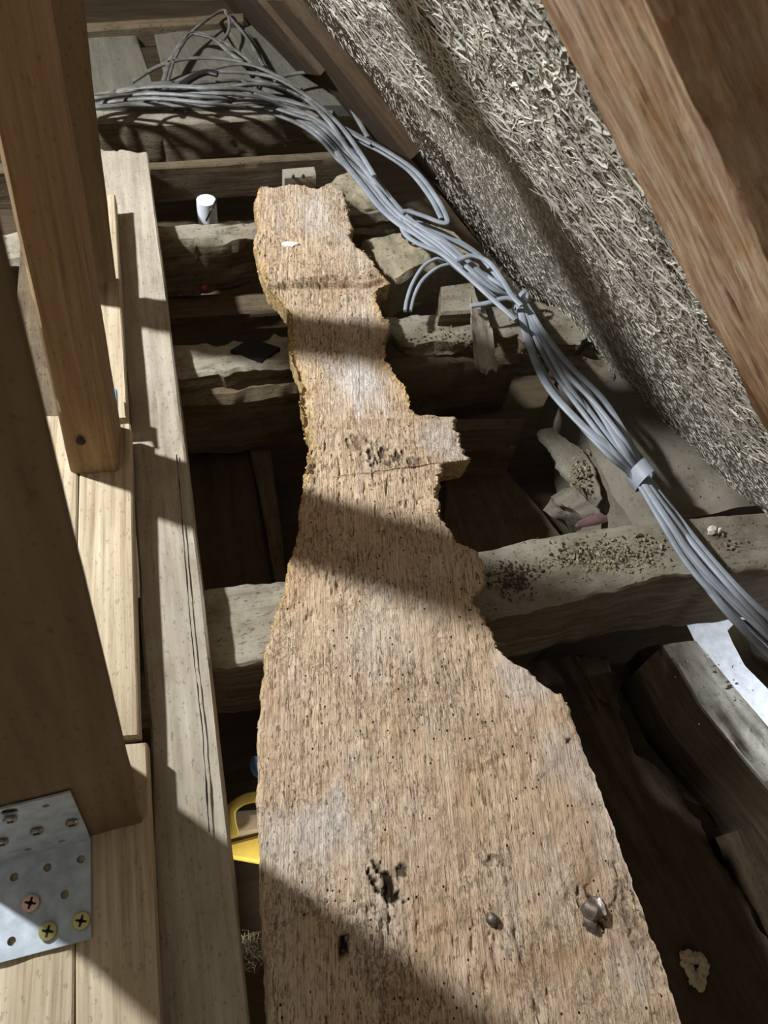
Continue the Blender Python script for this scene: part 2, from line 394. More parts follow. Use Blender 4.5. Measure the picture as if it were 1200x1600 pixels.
j = strip('ceiling_joist', np.vstack([[(-.45, 1.36, 0)], Z([(250, 347), (330, 343), (395, 338), (548, 322), (600, 317), (626, 320)])]),
          np.vstack([[(-.45, 1.27, -.01)], Z([(256, 385), (330, 380), (395, 368), (548, 345), (600, 340), (636, 336)], -.012)]),
          [.135] * 90 + list(np.linspace(.135, .05, 30)), M_joist, n=120, m=12, k=6, ch=.012, amp=.008, sc=(10, 50, 50), seed=21, rag=.006, endrag=.02)
tag(j, 'third ceiling joist, a split log ending broken off beside the cables', 'joist')
j = strip('ceiling_joist', np.vstack([[(-.45, 1.585, 0)], Z([(240, 252), (400, 243), (545, 234)])]), np.vstack([[(-.45, 1.548, 0)], Z([(246, 262), (400, 253), (545, 245)])]),
          .085, M_darktimber, n=70, m=6, k=6, ch=.003, amp=.002, seed=24)
tag(j, 'upright plank joist on edge behind the far end of the board', 'joist')
b = Z([(441, 263), (490, 259)], -.002)
o = strip('wooden_block', b, b + np.array([0, -.03, 0]), .06, M_beam, n=14, m=8, k=6, ch=.004, amp=.002, seed=25)
for xx_ in (458, 474): link('nail', *rock(ony(xx_, 276, b[0][1] - .032), .004, .003, .006, xx_, 0, .2, 2), M_iron, o)
tag(o, 'small square wooden block fixed to the face of the upright plank', 'block')
j = strip('ceiling_joist', np.vstack([[(-.45, 1.80, 0)], Z([(140, 166), (300, 160), (520, 148)])]), np.vstack([[(-.45, 1.70, 0)], Z([(150, 193), (270, 194), (400, 186), (520, 178)])]),
          list(np.linspace(.10, .10, 50)) + list(np.linspace(.09, .07, 30)), M_joist, n=80, m=10, k=6, ch=.004, amp=.0022, sc=(10, 40, 40), seed=27, rag=.004)
tag(j, 'farthest ceiling joist, chipped along its edge below the loose cables', 'joist')
o = strip('low_plank', Z([(258, 462), (440, 452)], -.15), Z([(264, 496), (450, 484)], -.15), .05, M_darktimber, n=40, m=6, amp=.003, seed=29)
tag(o, 'dark plank lying low in the gap behind the second joist', 'plank')

# far loft boards
for i, (a, bb, lb) in enumerate(((Z([(118, 40), (138, 165)], .012), Z([(210, 42), (252, 165)], .012), 'grey dusty loft board at top left beyond the cables'),
                              (Z([(240, 45), (268, 165)], .012), Z([(345, 40), (420, 165)], .012), 'grey dusty loft board right of the dark gap beyond the cables'),
                              (Z([(352, 40), (428, 165)], .012), Z([(420, 40), (560, 165)], .012), 'grey dusty loft board against the roof slope at the top'))):
    tag(strip('loft_board', a, bb, .025, M_loft, n=30, m=10, ch=.003, amp=.002, seed=30 + i), lb, 'board')
tag(strip('cross_board', Z([(60, 40), (380, 20)], .03), Z([(60, 52), (380, 32)], .03), .05, M_darktimber, n=20, m=5, amp=.002, seed=35), 'dark board laid across the far ends of the loft boards', 'board')

# ================================================================== left side: batten, planks, posts
ba = np.vstack([[(-.118, -.25, .045)], Z([(240, 1590), (236, 1160), (222, 1000), (205, 700), (190, 500), (155, 235)], .045)])
bb = np.vstack([[(-.033, -.25, .045)], Z([(390, 1600), (340, 1140), (318, 940), (290, 700), (262, 470), (230, 236)], .045)])
o = strip('batten', ba, bb, .044, M_beam, n=160, m=14, k=4, ch=.003, amp=.0022, sc=(5, 40, 40), seed=41, endrag=.006)
tag(o, 'long weathered grey batten lying on the joists left of the decayed board', 'batten')
cr = Z([(276, 710), (286, 830), (300, 1000), (317, 1150), (327, 1300)], .0505); cw_ = np.array([.0007, 0, 0])
strip('crack', cr - cw_, cr + cw_, .001, M_holeshade, o, n=60, m=2, k=1, ch=.0001, amp=.0, rag=.0007, ragf=60, seed=42)
PT = .086
def plank(px_r0, px_l0, px_r1, px_l1, lb, seed, y0=None):
    a = Z([px_l0, px_l1], PT); bq = Z([px_r0, px_r1], PT)
    if y0 is not None: a[0, 1] = bq[0, 1] = y0
    return tag(strip('floor_plank', a, bq, .028, M_plank, n=50, m=10, k=3, ch=.002, amp=.0008, sc=(5, 40, 40), seed=seed), lb, 'plank')
plank((241, 1590), (111, 1590), (229, 1160), (117, 1170), 'pale oak plank right of the dark seam, carrying the steel bracket edge', 51, -.2)
plank((217, 1147), (112, 1155), (203, 662), (126, 668), 'pale oak plank beyond the butt joint, between both posts', 52)
plank((199, 652), (126, 656), (180, 304), (130, 304), 'narrow-looking pale oak plank behind the brown post', 53)
plank((102, 1590), (-140, 1600), (122, 650), (30, 650), 'pale oak plank left of the dark seam, under the steel bracket', 54, -.2)
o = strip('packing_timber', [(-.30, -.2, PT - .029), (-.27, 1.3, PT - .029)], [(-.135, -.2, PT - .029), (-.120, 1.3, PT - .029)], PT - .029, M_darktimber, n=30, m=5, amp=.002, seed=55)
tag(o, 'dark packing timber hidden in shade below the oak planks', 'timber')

# near post
A0 = onz(226, 1285, PT); B0_ = onz(142, 1307, PT); ud = _n(np.array([-.065, .29, .80]) - A0)
L0 = A0 + (B0_ - A0) * 2.9
back = np.array([-.42, .90, 0])
o = strip('near_post', [L0, L0 + ud * 1.1], [A0, A0 + ud * 1.1], .11, M_darkpost, down=back, n=70, m=14, k=4, ch=.004, amp=.0012, sc=(6, 25, 25), seed=61)
tag(o, 'nearest dark brown post at left, held by the steel angle bracket', 'post')
# brown post
def up_to(px, base, Y):                         # where an edge seen at px passes at depth Y
    return ony(px[0], px[1], Y)
R0 = onz(185, 738, PT); Lf0 = onz(111, 741, PT)
R1 = up_to((75, 130), R0, .715); L1 = up_to((0, 250), Lf0, .715)
def ext(a, b_, s): return a + (b_ - a) * s
o = strip('brown_post', [Lf0, ext(Lf0, L1, 1.58)], [R0, ext(R0, R1, 1.4)], .085, M_brown, down=(0.1, 1, 0), n=70, m=10, k=5, ch=.005, amp=.0016, sc=(6, 30, 30), seed=63)
tag(o, 'warm brown sawn post in the middle left, its foot on the oak planks', 'post')
link('knot', *rock(ony(126, 690, .697), .006, .0035, .009, 4, 0, .15, 2), M_deep, o)
Q0 = onz(182, 441, .115); P0 = onz(95, 447, .115); Q1 = ony(131, 0, 1.048); P1 = Q1 + np.array([-.12, 0, 0])
o = strip('back_post', [P0, ext(P0, P1, 2.2)], [Q0, ext(Q0, Q1, 2.2)], .05, M_darkpost, down=(-.1, 1, 0), n=50, m=8, k=4, ch=.003, amp=.0015, seed=65)
tag(o, 'dark post behind the brown post, standing at the far planks', 'post')

# ================================================================== the decayed board
Lpx = [(404, 293), (398, 305), (395, 318), (400, 335), (398, 360), (395, 385), (405, 420), (414, 445), (432, 462), (447, 482), (450, 520), (452, 548), (464, 578), (472, 600), (469, 640), (474, 660), (482, 680), (478, 720), (471, 760), (464, 820), (452, 880), (443, 925), (430, 960), (415, 1010), (407, 1080), (401, 1150), (400, 1230), (402, 1330), (405, 1420), (409, 1500), (414, 1600)]
Rpx = [(528, 292), (540, 300), (546, 320), (552, 345), (553, 370), (566, 388), (588, 408), (606, 432), (611, 440), (594, 448), (590, 470), (600, 490), (612, 502), (606, 518), (602, 540), (606, 560), (622, 582), (636, 598), (641, 630), (650, 644), (700, 650), (712, 651), (718, 675), (734, 708), (734, 718), (700, 722), (693, 728), (691, 760), (690, 800), (702, 822), (722, 845), (752, 862), (760, 880), (757, 920), (742, 940), (758, 955), (772, 980), (779, 1005), (798, 1028), (828, 1046), (850, 1068), (871, 1083), (884, 1084), (895, 1115), (912, 1160), (932, 1210), (950, 1260), (968, 1310), (982, 1350), (1000, 1400), (1022, 1460), (1048, 1530), (1072, 1600)]
BZ = .05
def bedge(px, ys, extx):
    P = Z(px, BZ); P = np.vstack([P, [extx]]) ; yy = P[:, 1].copy()
    for i in range(1, len(yy)): yy[i] = min(yy[i], yy[i - 1] - 1e-4)
    x = np.interp(-ys, -yy, P[:, 0]); return np.stack([x, ys, np.full_like(ys, BZ)], 1)
ys = np.linspace(onz(470, 291, BZ)[1], -.16, 900)
EA = bedge(Lpx, ys, (-.025, -.2, BZ)); EB = bedge(Rpx, ys, (.46, -.2, BZ))
EA[:, 0] += .0035 * fbm(EA * 55, 4, 91) * np.clip((ys - .2) * 3, .2, 1.0)
EB[:, 0] -= .007 * np.abs(vnoise(EB * np.array([40, 260, 1]), 95)) * np.clip((ys - .22) * 4, .15, 1.0)
EA[:, 0] += .004 * np.abs(vnoise(EA * np.array([40, 260, 1]), 96)) * np.clip((ys - .35) * 4, .1, 1.0)
EB[:, 0] += .004 * fbm(EB * 60, 4, 92) * np.clip((ys - .05) * 3, .3, 1.0)
stains = [(605, 1392, 22, 42, 1.), (628, 1360, 14, 9, .8), (540, 1480, 13, 18, 1.), (768, 1438, 8, 13, 1.), (928, 1430, 17, 30, 1.), (605, 712, 30, 14, .75), (560, 690, 22, 10, .5), (650, 720, 25, 9, .5), (488, 722, 12, 16, .9), (985, 1430, 22, 70, .45), (890, 1155, 8, 8, .8), (560, 905, 20, 12, .4), (775, 1345, 14, 9, .5), (560, 1005, 30, 14, .35), (470, 1230, 16, 40, .25), (500, 436, 90, 5, .5), (560, 655, 70, 4, .3), (445, 700, 20, 20, .3), (910, 1380, 10, 30, .6), (430, 1325, 26, 16, .4), (680, 1515, 60, 5, .25), (640, 1475, 10, 8, .4)]
SW = []
for (x, y, rx, ry, s) in stains:
    if s < .41: continue
    c = onz(x, y, BZ); SW.append((c, abs(onz(x + rx, y, BZ)[0] - c[0]), abs(onz(x, y + ry, BZ)[1] - c[1]), s))
def stainf(P, v=None, top=None):
    nz = .75 + 1.5 * fbm(P * np.array([190, 95, 60]), 4, 77); r = np.zeros(len(P))
    for c, a, b_, s in SW:
        d = ((P[:, 0] - c[0]) / a) ** 2 + ((P[:, 1] - c[1]) / b_) ** 2
        r = np.maximum(r, s * np.clip((nz - d * .9) * 1.4, 0, 1) * (d < 2.2))
    return r
def patchf(lst):
    L = []
    for (x, y, rx, ry, q) in lst:
        c_ = onz(x, y, BZ); L.append((c_, abs(onz(x + rx, y, BZ)[0] - c_[0]), abs(onz(x, y + ry, BZ)[1] - c_[1]), q))
    def f(P, v=None, top=None):
        nz = fbm(P * np.array([60, 14, 30]), 4, 33) * .5; r = np.zeros(len(P))
        for c_, a, b_, q in L:
            d = np.sqrt(((P[:, 0] - c_[0]) / a) ** 2 + ((P[:, 1] - c_[1]) / b_) ** 2); r = np.maximum(r, q * np.clip(1.3 - d + nz, 0, 1))
        return r
    return f
palef = patchf([(500, 1285, 75, 55, .6), (840, 1050, 70, 50, .5), (560, 590, 45, 60, .8), (490, 340, 50, 40, .45), (700, 690, 40, 30, .5), (880, 1190, 50, 60, .4), (980, 1500, 40, 60, .3)])
blushf = patchf([(880, 1500, 170, 34, .38), (700, 1440, 130, 50, .15), (560, 434, 100, 9, .25), (590, 660, 100, 7, .25), (915, 1385, 12, 36, .5), (450, 1130, 40, 90, .25)])
yT0 = onz(510, 440, BZ)[1]; yT1 = onz(600, 655, BZ)[1]
def boardtop(P, Lc):
    y = P[:, 1]; x = P[:, 0]
    ga = onz(595, 1500, BZ) - onz(560, 600, BZ); xx = x - y * ga[0] / ga[1]
    g = vnoise(np.c_[xx * 260, y * 6, x * 0], 5) * .0005 + vnoise(np.c_[xx * 420, y * 14, x * 0], 6) * .0005
    lo = fbm(np.c_[x * 14, y * 7, x * 0], 3, 8) * .0025
    pit = -np.clip(fbm(np.c_[xx * 190, y * 50, x * 0], 2, 10) - .45, 0, 1) * .006 * np.clip(fbm(np.c_[x * 9, y * 6, x * 0], 2, 11) + .5, 0, 1)
    wob = fbm(np.c_[x * 25, y * 0, y * 0], 2, 14) * .006
    tr = np.clip((yT0 + wob - y) / .006, 0, 1) * np.clip((y - yT1 - wob) / .006, 0, 1)
    return g + lo + pit - .011 * tr - .005 * stainf(P)
def rimf(P, v, top):
    wl = np.interp(-P[:, 1], -ys, EB[:, 0] - EA[:, 0]); d = np.minimum(v, 1 - v) * wl
    nz = fbm(P * 60, 3, 15)
    far = np.clip((P[:, 1] - .15) * 3, .15, 1)
    lft = (v < .5); ex = np.where(lft, np.where((P[:, 1] < 1.16) & (P[:, 1] > .66), .016, .006), .005)
    return np.where(top, np.clip(1.2 - d / (ex * (1 + .6 * nz)), 0, 1), 1.0) * far
board = strip('decayed_board', EA, EB, BZ - .001, M_decay, n=900, m=200, k=9, ch=.005, amp=.0016, sc=(60, 60, 60), oct=3, seed=90, topfn=boardtop, attrs={'stain': stainf, 'rim': rimf, 'pale': palef, 'blush': blushf}, raw=True, axis=onz(595, 1500, BZ) - onz(560, 600, BZ), endrag=.008, smooth=60, inset=.02)
tag(board, 'wide decayed oak board with ragged eaten edges running down the middle', 'board')
# crumbly fibres along the ragged edges: part of the board
pts = []
for i in range(700):
    e_, sgn = (EB, 1) if rnd.random() < .62 else (EA, -1)
    q = e_[int(rnd.random() ** .9 * 680)].copy(); q[0] += sgn * rnd.uniform(-.006, -.0005); q[2] = rnd.uniform(.012, .049); s = rnd.uniform(.0005, .0017)
    pts.append(rock(q, s * rnd.uniform(.7, 1.6), s * rnd.uniform(.7, 2), s, i, rnd.random() * 3, .3, 1))
o = link('edge_crumbs', *join_mesh(pts), plain('fresh_rotten_wood', (222, 190, 128), .9, 0, .25, 150), board); o['kind'] = 'stuff'
c = onz(926, 1428, BZ)
parts = [rock(c + np.array([.001, .004, .004]), .013, .012, .014, 5, .4, .4, 2), rock(c + np.array([-.006, -.008, .0]), .009, .014, .008, 6, .2, .3, 2)]
o = link('iron_bolt', *join_mesh(parts), M_iron); tag(o, 'corroded iron bolt stub sticking out of the near right of the decayed board', 'bolt')
c = onz(768, 1437, BZ); o = link('nail_stub', *rock(c + np.array([0, 0, .002]), .006, .008, .006, 9, .3, .3, 2), M_iron); tag(o, 'small rusty nail stub in the decayed board left of the iron bolt', 'nail')
c = onz(452, 382, BZ); o = link('plaster_flake', *rock(c, .017, .009, .004, 12, -.15, .35, 2), M_plaster); tag(o, 'white plaster flake lying on the far end of the decayed board', 'flake')

# ================================================================== roof slope
lowpx = [(430, -60), (480, 0), (520, 48), (579, 113), (662, 241), (718, 330), (790, 430), (850, 490), (945, 590), (1060, 690), (1200, 800), (1300, 880)]
uppx = [(780, -140), (900, -60), (1000, 60), (1100, 200), (1200, 340), (1300, 480), (1400, 620)]
midpx = [(455, -60), (500, -10), (600, 112), (690, 170), (780, 213), (880, 330), (990, 470), (1080, 600), (1165, 700), (1290, 800)]
fine = strip('wood_wool_slab', S(lowpx), S(uppx), .05, M_strawgrey, down=RN, n=80, m=30, k=4, ch=.004, amp=.0025, sc=(40, 40, 40), seed=101, rag=.006)
tag(fine, 'lower grey wood wool slab with short matted strands, above the cables', 'slab')
coarse = strip('wood_wool_slab', S(midpx, .018), S(uppx, .018), .016, M_strawgrey, down=RN, n=70, m=24, k=3, ch=.004, amp=.004, sc=(30, 30, 30), seed=104, rag=.010)
tag(coarse, 'upper wood wool slab with long curled pale strands next to the near rafter', 'slab')
def strands(Apx, Bpx, off, count, ln, wd, tmax, spread, lift, seed, curl, bias=1.0, twist=.6):
    r = np.random.RandomState(seed); A = resample(S(Apx, off), 200); B = resample(S(Bpx, off), 200); V = []; Fc = []
    for i in range(count):
        s = r.rand(); t = r.rand() ** bias * tmax; ii = int(s * 199)
        c = A[ii] + (B[ii] - A[ii]) * t; T = _n(A[min(ii + 1, 199)] - A[max(ii - 1, 0)])
        N = -RN; a = r.normal(0, spread); sd = np.cross(N, T); d = T * math.cos(a) + sd * math.sin(a); sd = np.cross(N, d)
        L = r.uniform(*ln); wv = r.uniform(*wd); k = r.normal(0, curl); el = r.uniform(-.1, lift); tw = r.normal(0, twist)
        o = len(V); seg = 5; z0 = r.uniform(.0, .006)
        for q in range(seg + 1):
            u = q / seg - .5; th = k * u
            pos = c + (d * math.cos(th) + sd * math.sin(th)) * u * L + N * (z0 + el * L * (u + .5) * (1.0 if u > -.5 else 0) + .0 )
            wn = sd * math.cos(tw) + N * math.sin(tw); wq = wv * (1 - .5 * abs(2 * u) ** 3)
            V.append(pos + wn * wq * .5); V.append(pos - wn * wq * .5)
        for q in range(seg): Fc.append((o + 2 * q, o + 2 * q + 1, o + 2 * q + 3, o + 2 * q + 2))
    return V, Fc
o = link('short_strands', *strands(lowpx, uppx, .0, 30000, (.006, .017), (.0007, .0018), .85, .5, .35, 3, 1.2), M_straw, fine, smooth=0); o['kind'] = 'stuff'
o = link('long_strands', *strands(midpx, uppx, .019, 11000, (.02, .08), (.0016, .0042), .85, .75, .04, 5, 1.8, 1.2, .25), M_straw, coarse, smooth=0); o['kind'] = 'stuff'
# timbers at the left of the slab
o = strip('roof_timber', S([(402, 0), (500, 120), (566, 208)], .03)[::1], S([(445, 0), (526, 99), (642, 249)], .03), .06, M_rooft, down=RN, n=50, m=8, k=4, ch=.003, amp=.002, seed=111)
tag(o, 'brown roof timber at the top with a pale arris, left of the wood wool', 'timber')
o = strip('roof_timber', S([(440, -10), (526, 99), (642, 249), (698, 317), (760, 395), (840, 480)], .004), S([(520, -10), (600, 110), (690, 241), (745, 330), (815, 430), (880, 490)], .004), .07, M_rooft, down=RN, n=60, m=8, k=4, ch=.003, amp=.002, seed=112)
tag(o, 'dark roof timber in the shadow directly under the wood wool edge', 'timber')
o = strip('roof_timber', S([(335, -20), (350, 0), (440, 112)], .045), S([(388, -20), (402, 0), (500, 118)], .045), .05, M_rooft, down=RN, n=30, m=8, ch=.003, amp=.002, seed=113)
tag(o, 'tan roof board farthest left on the slope, ending above the cables', 'timber')
# near rafter
def along(a, b_, s0, s1): d = b_ - a; return np.array([a + d * s0, a + d * s1])
ra = S([(840, 0), (1200, 680)], .06); rb = S([(1010, 0), (1200, 400)], .06)
o = strip('rafter', along(ra[0], ra[1], -.7, 2.0), along(rb[0], rb[1], -1.2, 5.5), .15, M_rafter, down=RN, n=200, m=40, k=5, ch=.005, amp=.0022, sc=(12, 110, 110), oct=3, seed=121, rag=.003, ragf=70)
tag(o, 'rough fibrous brown rafter close to the camera at upper right', 'rafter')

# ================================================================== stones and rubble by the eave
def thing_strip(name, a, b_, th, mat, lb, cat, **kw):
    return tag(strip(name, a, b_, th, mat, **kw), lb, cat)
thing_strip('stone', Z([(505, 283), (540, 264), (590, 280)], .01), Z([(522, 318), (560, 325), (600, 312)], .0), .07, M_stone, 'flat pale stone behind the far right corner of the decayed board', 'stone', n=26, m=12, k=5, ch=.012, amp=.008, sc=(25, 30, 30), seed=131)
thing_strip('stone', Z([(566, 374), (610, 362), (668, 346), (705, 356)], .0), Z([(622, 436), (660, 418), (722, 402), (752, 412)], .0), .11, M_stone, 'squared pitted stone block under the small cable loops', 'stone', n=34, m=16, k=8, ch=.010, amp=.006, sc=(22, 30, 30), seed=132, inset=.05)
thing_strip('wooden_block', Z([(690, 446), (738, 440)], .04), Z([(688, 490), (752, 486)], .03), .06, M_joist, 'grey wooden block standing on the second joist beside the cables', 'block', n=16, m=8, k=5, ch=.005, amp=.003, seed=133)
thing_strip('mortar_ledge', Z([(880, 560), (905, 610), (928, 690), (960, 760), (1004, 820)], -.06), Z([(1000, 560), (1090, 660), (1216, 784)], -.03), .22, M_mortar, 'dusty mortar wall top sloping between the first and second joists', 'ledge', n=60, m=20, k=8, ch=.02, amp=.006, sc=(16, 18, 18), seed=134)
thing_strip('slate_shard', Z([(842, 672), (862, 700), (890, 745), (935, 786)], -.10), Z([(866, 668), (905, 695), (930, 735), (945, 775)], -.085), .018, M_mortar, 'jagged stone shard with crumbs lying in the void beside the mortar ledge', 'shard', n=36, m=10, k=3, ch=.004, amp=.004, sc=(30, 40, 40), seed=135, rag=.005)
thing_strip('rubble_stone', Z([(870, 760), (930, 800)], -.15), Z([(930, 745), (1005, 800)], -.15), .10, M_mortar, 'dark rubble stone low behind the nearest joist', 'stone', n=30, m=12, k=5, ch=.02, amp=.012, sc=(20, 22, 22), seed=136)
o = link('paper_scrap', *rock(onz(930, 812, -.135), .035, .012, .006, 31, .1, .3, 2), M_pink); tag(o, 'dusky pink paper scrap low behind the nearest joist', 'scrap')
thing_strip('timber_end', Z([(700, 655), (822, 652)], -.12), Z([(700, 672), (818, 670)], -.12), .05, M_darktimber, 'flat dark timber offcut under the second joist, right of the board', 'timber', n=24, m=6, k=4, amp=.004, seed=137)
thing_strip('timber_end', Z([(690, 668), (808, 668)], -.17), Z([(690, 702), (806, 700)], -.17), .09, M_darktimber, 'dark squared timber end below the offcut, right of the board', 'timber', n=24, m=6, k=6, amp=.003, seed=138)
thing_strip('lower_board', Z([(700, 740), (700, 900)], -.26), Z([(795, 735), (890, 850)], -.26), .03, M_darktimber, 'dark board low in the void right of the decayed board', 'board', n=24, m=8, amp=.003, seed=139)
# splintered wood hanging over the second joist
thing_strip('splinter', Z([(733, 447), (738, 520), (744, 578)], .035)[::1], Z([(744, 452), (766, 505), (780, 582)], .02), .006, M_beam, 'splintered sliver of bark hanging over the second joist', 'splinter', n=40, m=8, k=2, ch=.001, amp=.003, sc=(30, 90, 90), seed=141, rag=.002, endrag=.012)

# bottom right timbers
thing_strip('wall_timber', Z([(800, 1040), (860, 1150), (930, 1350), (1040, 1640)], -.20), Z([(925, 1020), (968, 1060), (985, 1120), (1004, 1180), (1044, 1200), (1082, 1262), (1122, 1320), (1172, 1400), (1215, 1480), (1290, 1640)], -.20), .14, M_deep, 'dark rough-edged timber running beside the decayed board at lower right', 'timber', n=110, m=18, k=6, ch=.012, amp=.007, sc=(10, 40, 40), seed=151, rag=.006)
thing_strip('wood_scrap', Z([(902, 1030), (938, 1102)], -.193), Z([(948, 1026), (962, 1076)], -.193), .008, M_deep, 'torn scrap of wood lying on the dark lower right timber', 'scrap', n=20, m=8, k=2, ch=.002, amp=.002, seed=152, rag=.004, endrag=.01)
thing_strip('eave_board', Z([(1036, 1008), (1060, 1046), (1090, 1100), (1118, 1134), (1230, 1262), (1330, 1400)], -.10), Z([(1090, 1000), (1146, 1066), (1202, 1132), (1330, 1280), (1420, 1400)], -.10), .20, M_eave, 'grey dusty board beside the bright gap at the eave', 'board', n=60, m=12, k=3, ch=.003, amp=.002, seed=153)
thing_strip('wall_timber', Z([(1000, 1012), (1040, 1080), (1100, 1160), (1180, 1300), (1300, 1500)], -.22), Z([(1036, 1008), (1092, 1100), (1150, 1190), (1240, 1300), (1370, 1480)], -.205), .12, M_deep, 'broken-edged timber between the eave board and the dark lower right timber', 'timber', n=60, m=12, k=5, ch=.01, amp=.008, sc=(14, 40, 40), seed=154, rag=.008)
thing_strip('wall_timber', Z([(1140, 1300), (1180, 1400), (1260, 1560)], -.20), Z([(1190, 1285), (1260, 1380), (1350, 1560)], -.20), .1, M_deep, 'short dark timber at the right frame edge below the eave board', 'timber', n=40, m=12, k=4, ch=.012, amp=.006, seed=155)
thing_strip('eave_block', Z([(1150, 972), (1177, 1028), (1222, 1072), (1310, 1126)], -.02), Z([(1158, 965), (1230, 985), (1290, 1020), (1350, 1060)], -.02), .03, M_deep, 'dark wooden block at the eave right of the bright gap', 'block', n=30, m=8, k=5, ch=.004, amp=.003, seed=156)
c = onz(1086, 1512, -.194)
bm_parts = []
for q in range(14):
    an = q * 2 * math.pi / 14; rr_ = .013 + .004 * math.sin(3 * an + 1)
    bm_parts.append(rock(c + np.array([math.cos(an) * rr_ * .9, math.sin(an) * rr_ * 1.25, 0]), .0075, .0075, .004, 40 + q, an, .35, 2))
o = link('mortar_lump', *join_mesh(bm_parts), M_stone); tag(o, 'pale crumbled mortar lump on the dark timber at lower right', 'mortar')
c = onz(1112, 829, 0); o = link('plaster_chip', *join_mesh([rock(c, .010, .008, .009, 45, .3, .4, 2), rock(c + np.array([.010, -.003, 0]), .006, .006, .007, 46, .3, .4, 2)]), M_plaster); tag(o, 'white plaster chip on the nearest joist right of the cables', 'chip')

# ================================================================== debris
def crumbs(name, specs, mat, lb, seed):
    r = np.random.RandomState(seed); parts = []
    for (x, y, rx, ry, z, cnt, s0, s1) in specs:
        for i in range(cnt):
            px = x + r.normal(0, rx); py = y + r.normal(0, ry); c = onz(px, py, z); s = r.uniform(s0, s1) * (r.rand() ** 2 * .9 + .25)
            parts.append(rock(c + np.array([0, 0, s * .3]), s * r.uniform(.8, 2), s * r.uniform(.6, 1.2), s * r.uniform(.4, .9), r.randint(999), r.rand() * 6, .35, 1))
    return tag(link(name, *join_mesh(parts), mat), lb, 'debris', None, 'stuff')
crumbs('wood_crumbs', [(950, 872, 45, 14, .001, 700, .0011, .003), (1000, 850, 25, 10, .001, 40, .002, .006), (1140, 850, 35, 14, .001, 70, .001, .003), (890, 885, 30, 14, .001, 160, .001, .0025)], M_chip, 'pale wood crumbs scattered on top of the nearest joist', 1)
crumbs('dirt_crumbs', [(800, 905, 18, 14, .001, 380, .0012, .003), (930, 868, 45, 13, .001, 300, .001, .003)], M_chipdark, 'dark dirt crumbs on the nearest joist beside the board edge', 2)
crumbs('joist_crumbs', [(700, 525, 30, 8, .002, 120, .001, .003), (800, 545, 22, 5, -.04, 90, .001, .004), (840, 500, 25, 10, .002, 70, .001, .003), (880, 555, 20, 6, -.04, 60, .002, .005), (904, 738, 9, 15, -.082, 170, .0015, .004), (1100, 730, 45, 40, -.035, 60, .001, .003), (1130, 1070, 28, 28, -.1, 45, .001, .003)], M_chip, 'fine crumbs on the second joist and the mortar ledge', 3)

# ================================================================== cables
GC = 'grey flat cables of the long bundle'
def cable(path, lb, group=None, mat=None, rw=.0058, rh=.0032, n=90, name='cable'):
    P = spline(path, n); V, Fc = tube(P, rw, rh, 10)
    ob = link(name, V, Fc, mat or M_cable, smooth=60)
    at = ob.data.attributes.new('dust_shade', 'FLOAT', 'POINT'); VY = np.array(V)[:, 1]
    at.data.foreach_set('value', np.clip((VY - 1.25) / .45 + .25 * vnoise(np.array(V) * 12, 3), 0.05, 1).astype(np.float32))  # darkens cables with distance, imitating weaker light at the far end
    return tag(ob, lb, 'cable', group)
trunk = [(100, 158, 10), (150, 156, 11), (230, 148, 15), (320, 150, 19), (400, 150, 22), (460, 168, 19), (505, 198, 16), (540, 240, 16), (575, 280, 13), (606, 320, 11), (640, 352, 10), (690, 380, 14), (735, 412, 17), (775, 445, 14), (812, 470, 8), (838, 525, 19), (872, 585, 29), (920, 645, 31), (965, 700, 20), (1000, 743, 9), (1040, 800, 13), (1090, 870, 22), (1150, 940, 26), (1215, 1005, 26), (1290, 1080, 26), (1420, 1200, 26)]
tk = np.array(trunk, float); td = np.gradient(tk[:, :2], axis=0); td /= np.linalg.norm(td, axis=1)[:, None]; nd = np.c_[-td[:, 1], td[:, 0]]
rs = np.random.RandomState(11)
NC = 8
for c in range(NC):
    base = (c / (NC - 1)) * 2 - 1; ph = rs.rand() * 6
    path = []
    for i, (x, y, hw) in enumerate(tk):
        o_ = np.clip(base * .85 + .45 * math.sin(i * .9 + ph) * (0.5 if i > 13 else 1), -1.1, 1.1)
        zz = .012 + (.010 + .020 * (1 + math.sin(i * .8 + ph * 2))) * (.5 if i in (14, 19) else 1)
        if 16 <= i <= 18: zz += .004
        if i < 7: zz += .02 + .02 * math.sin(i * 1.9 + ph * 3)
        path.append(onz(x + nd[i, 0] * o_ * hw, y + nd[i, 1] * o_ * hw, zz))
    cable(path, 'grey flat cable of the long bundle running down the eave', GC, M_cable, rw=(.0058, .0046, .0072, .0050)[c % 4], n=150)
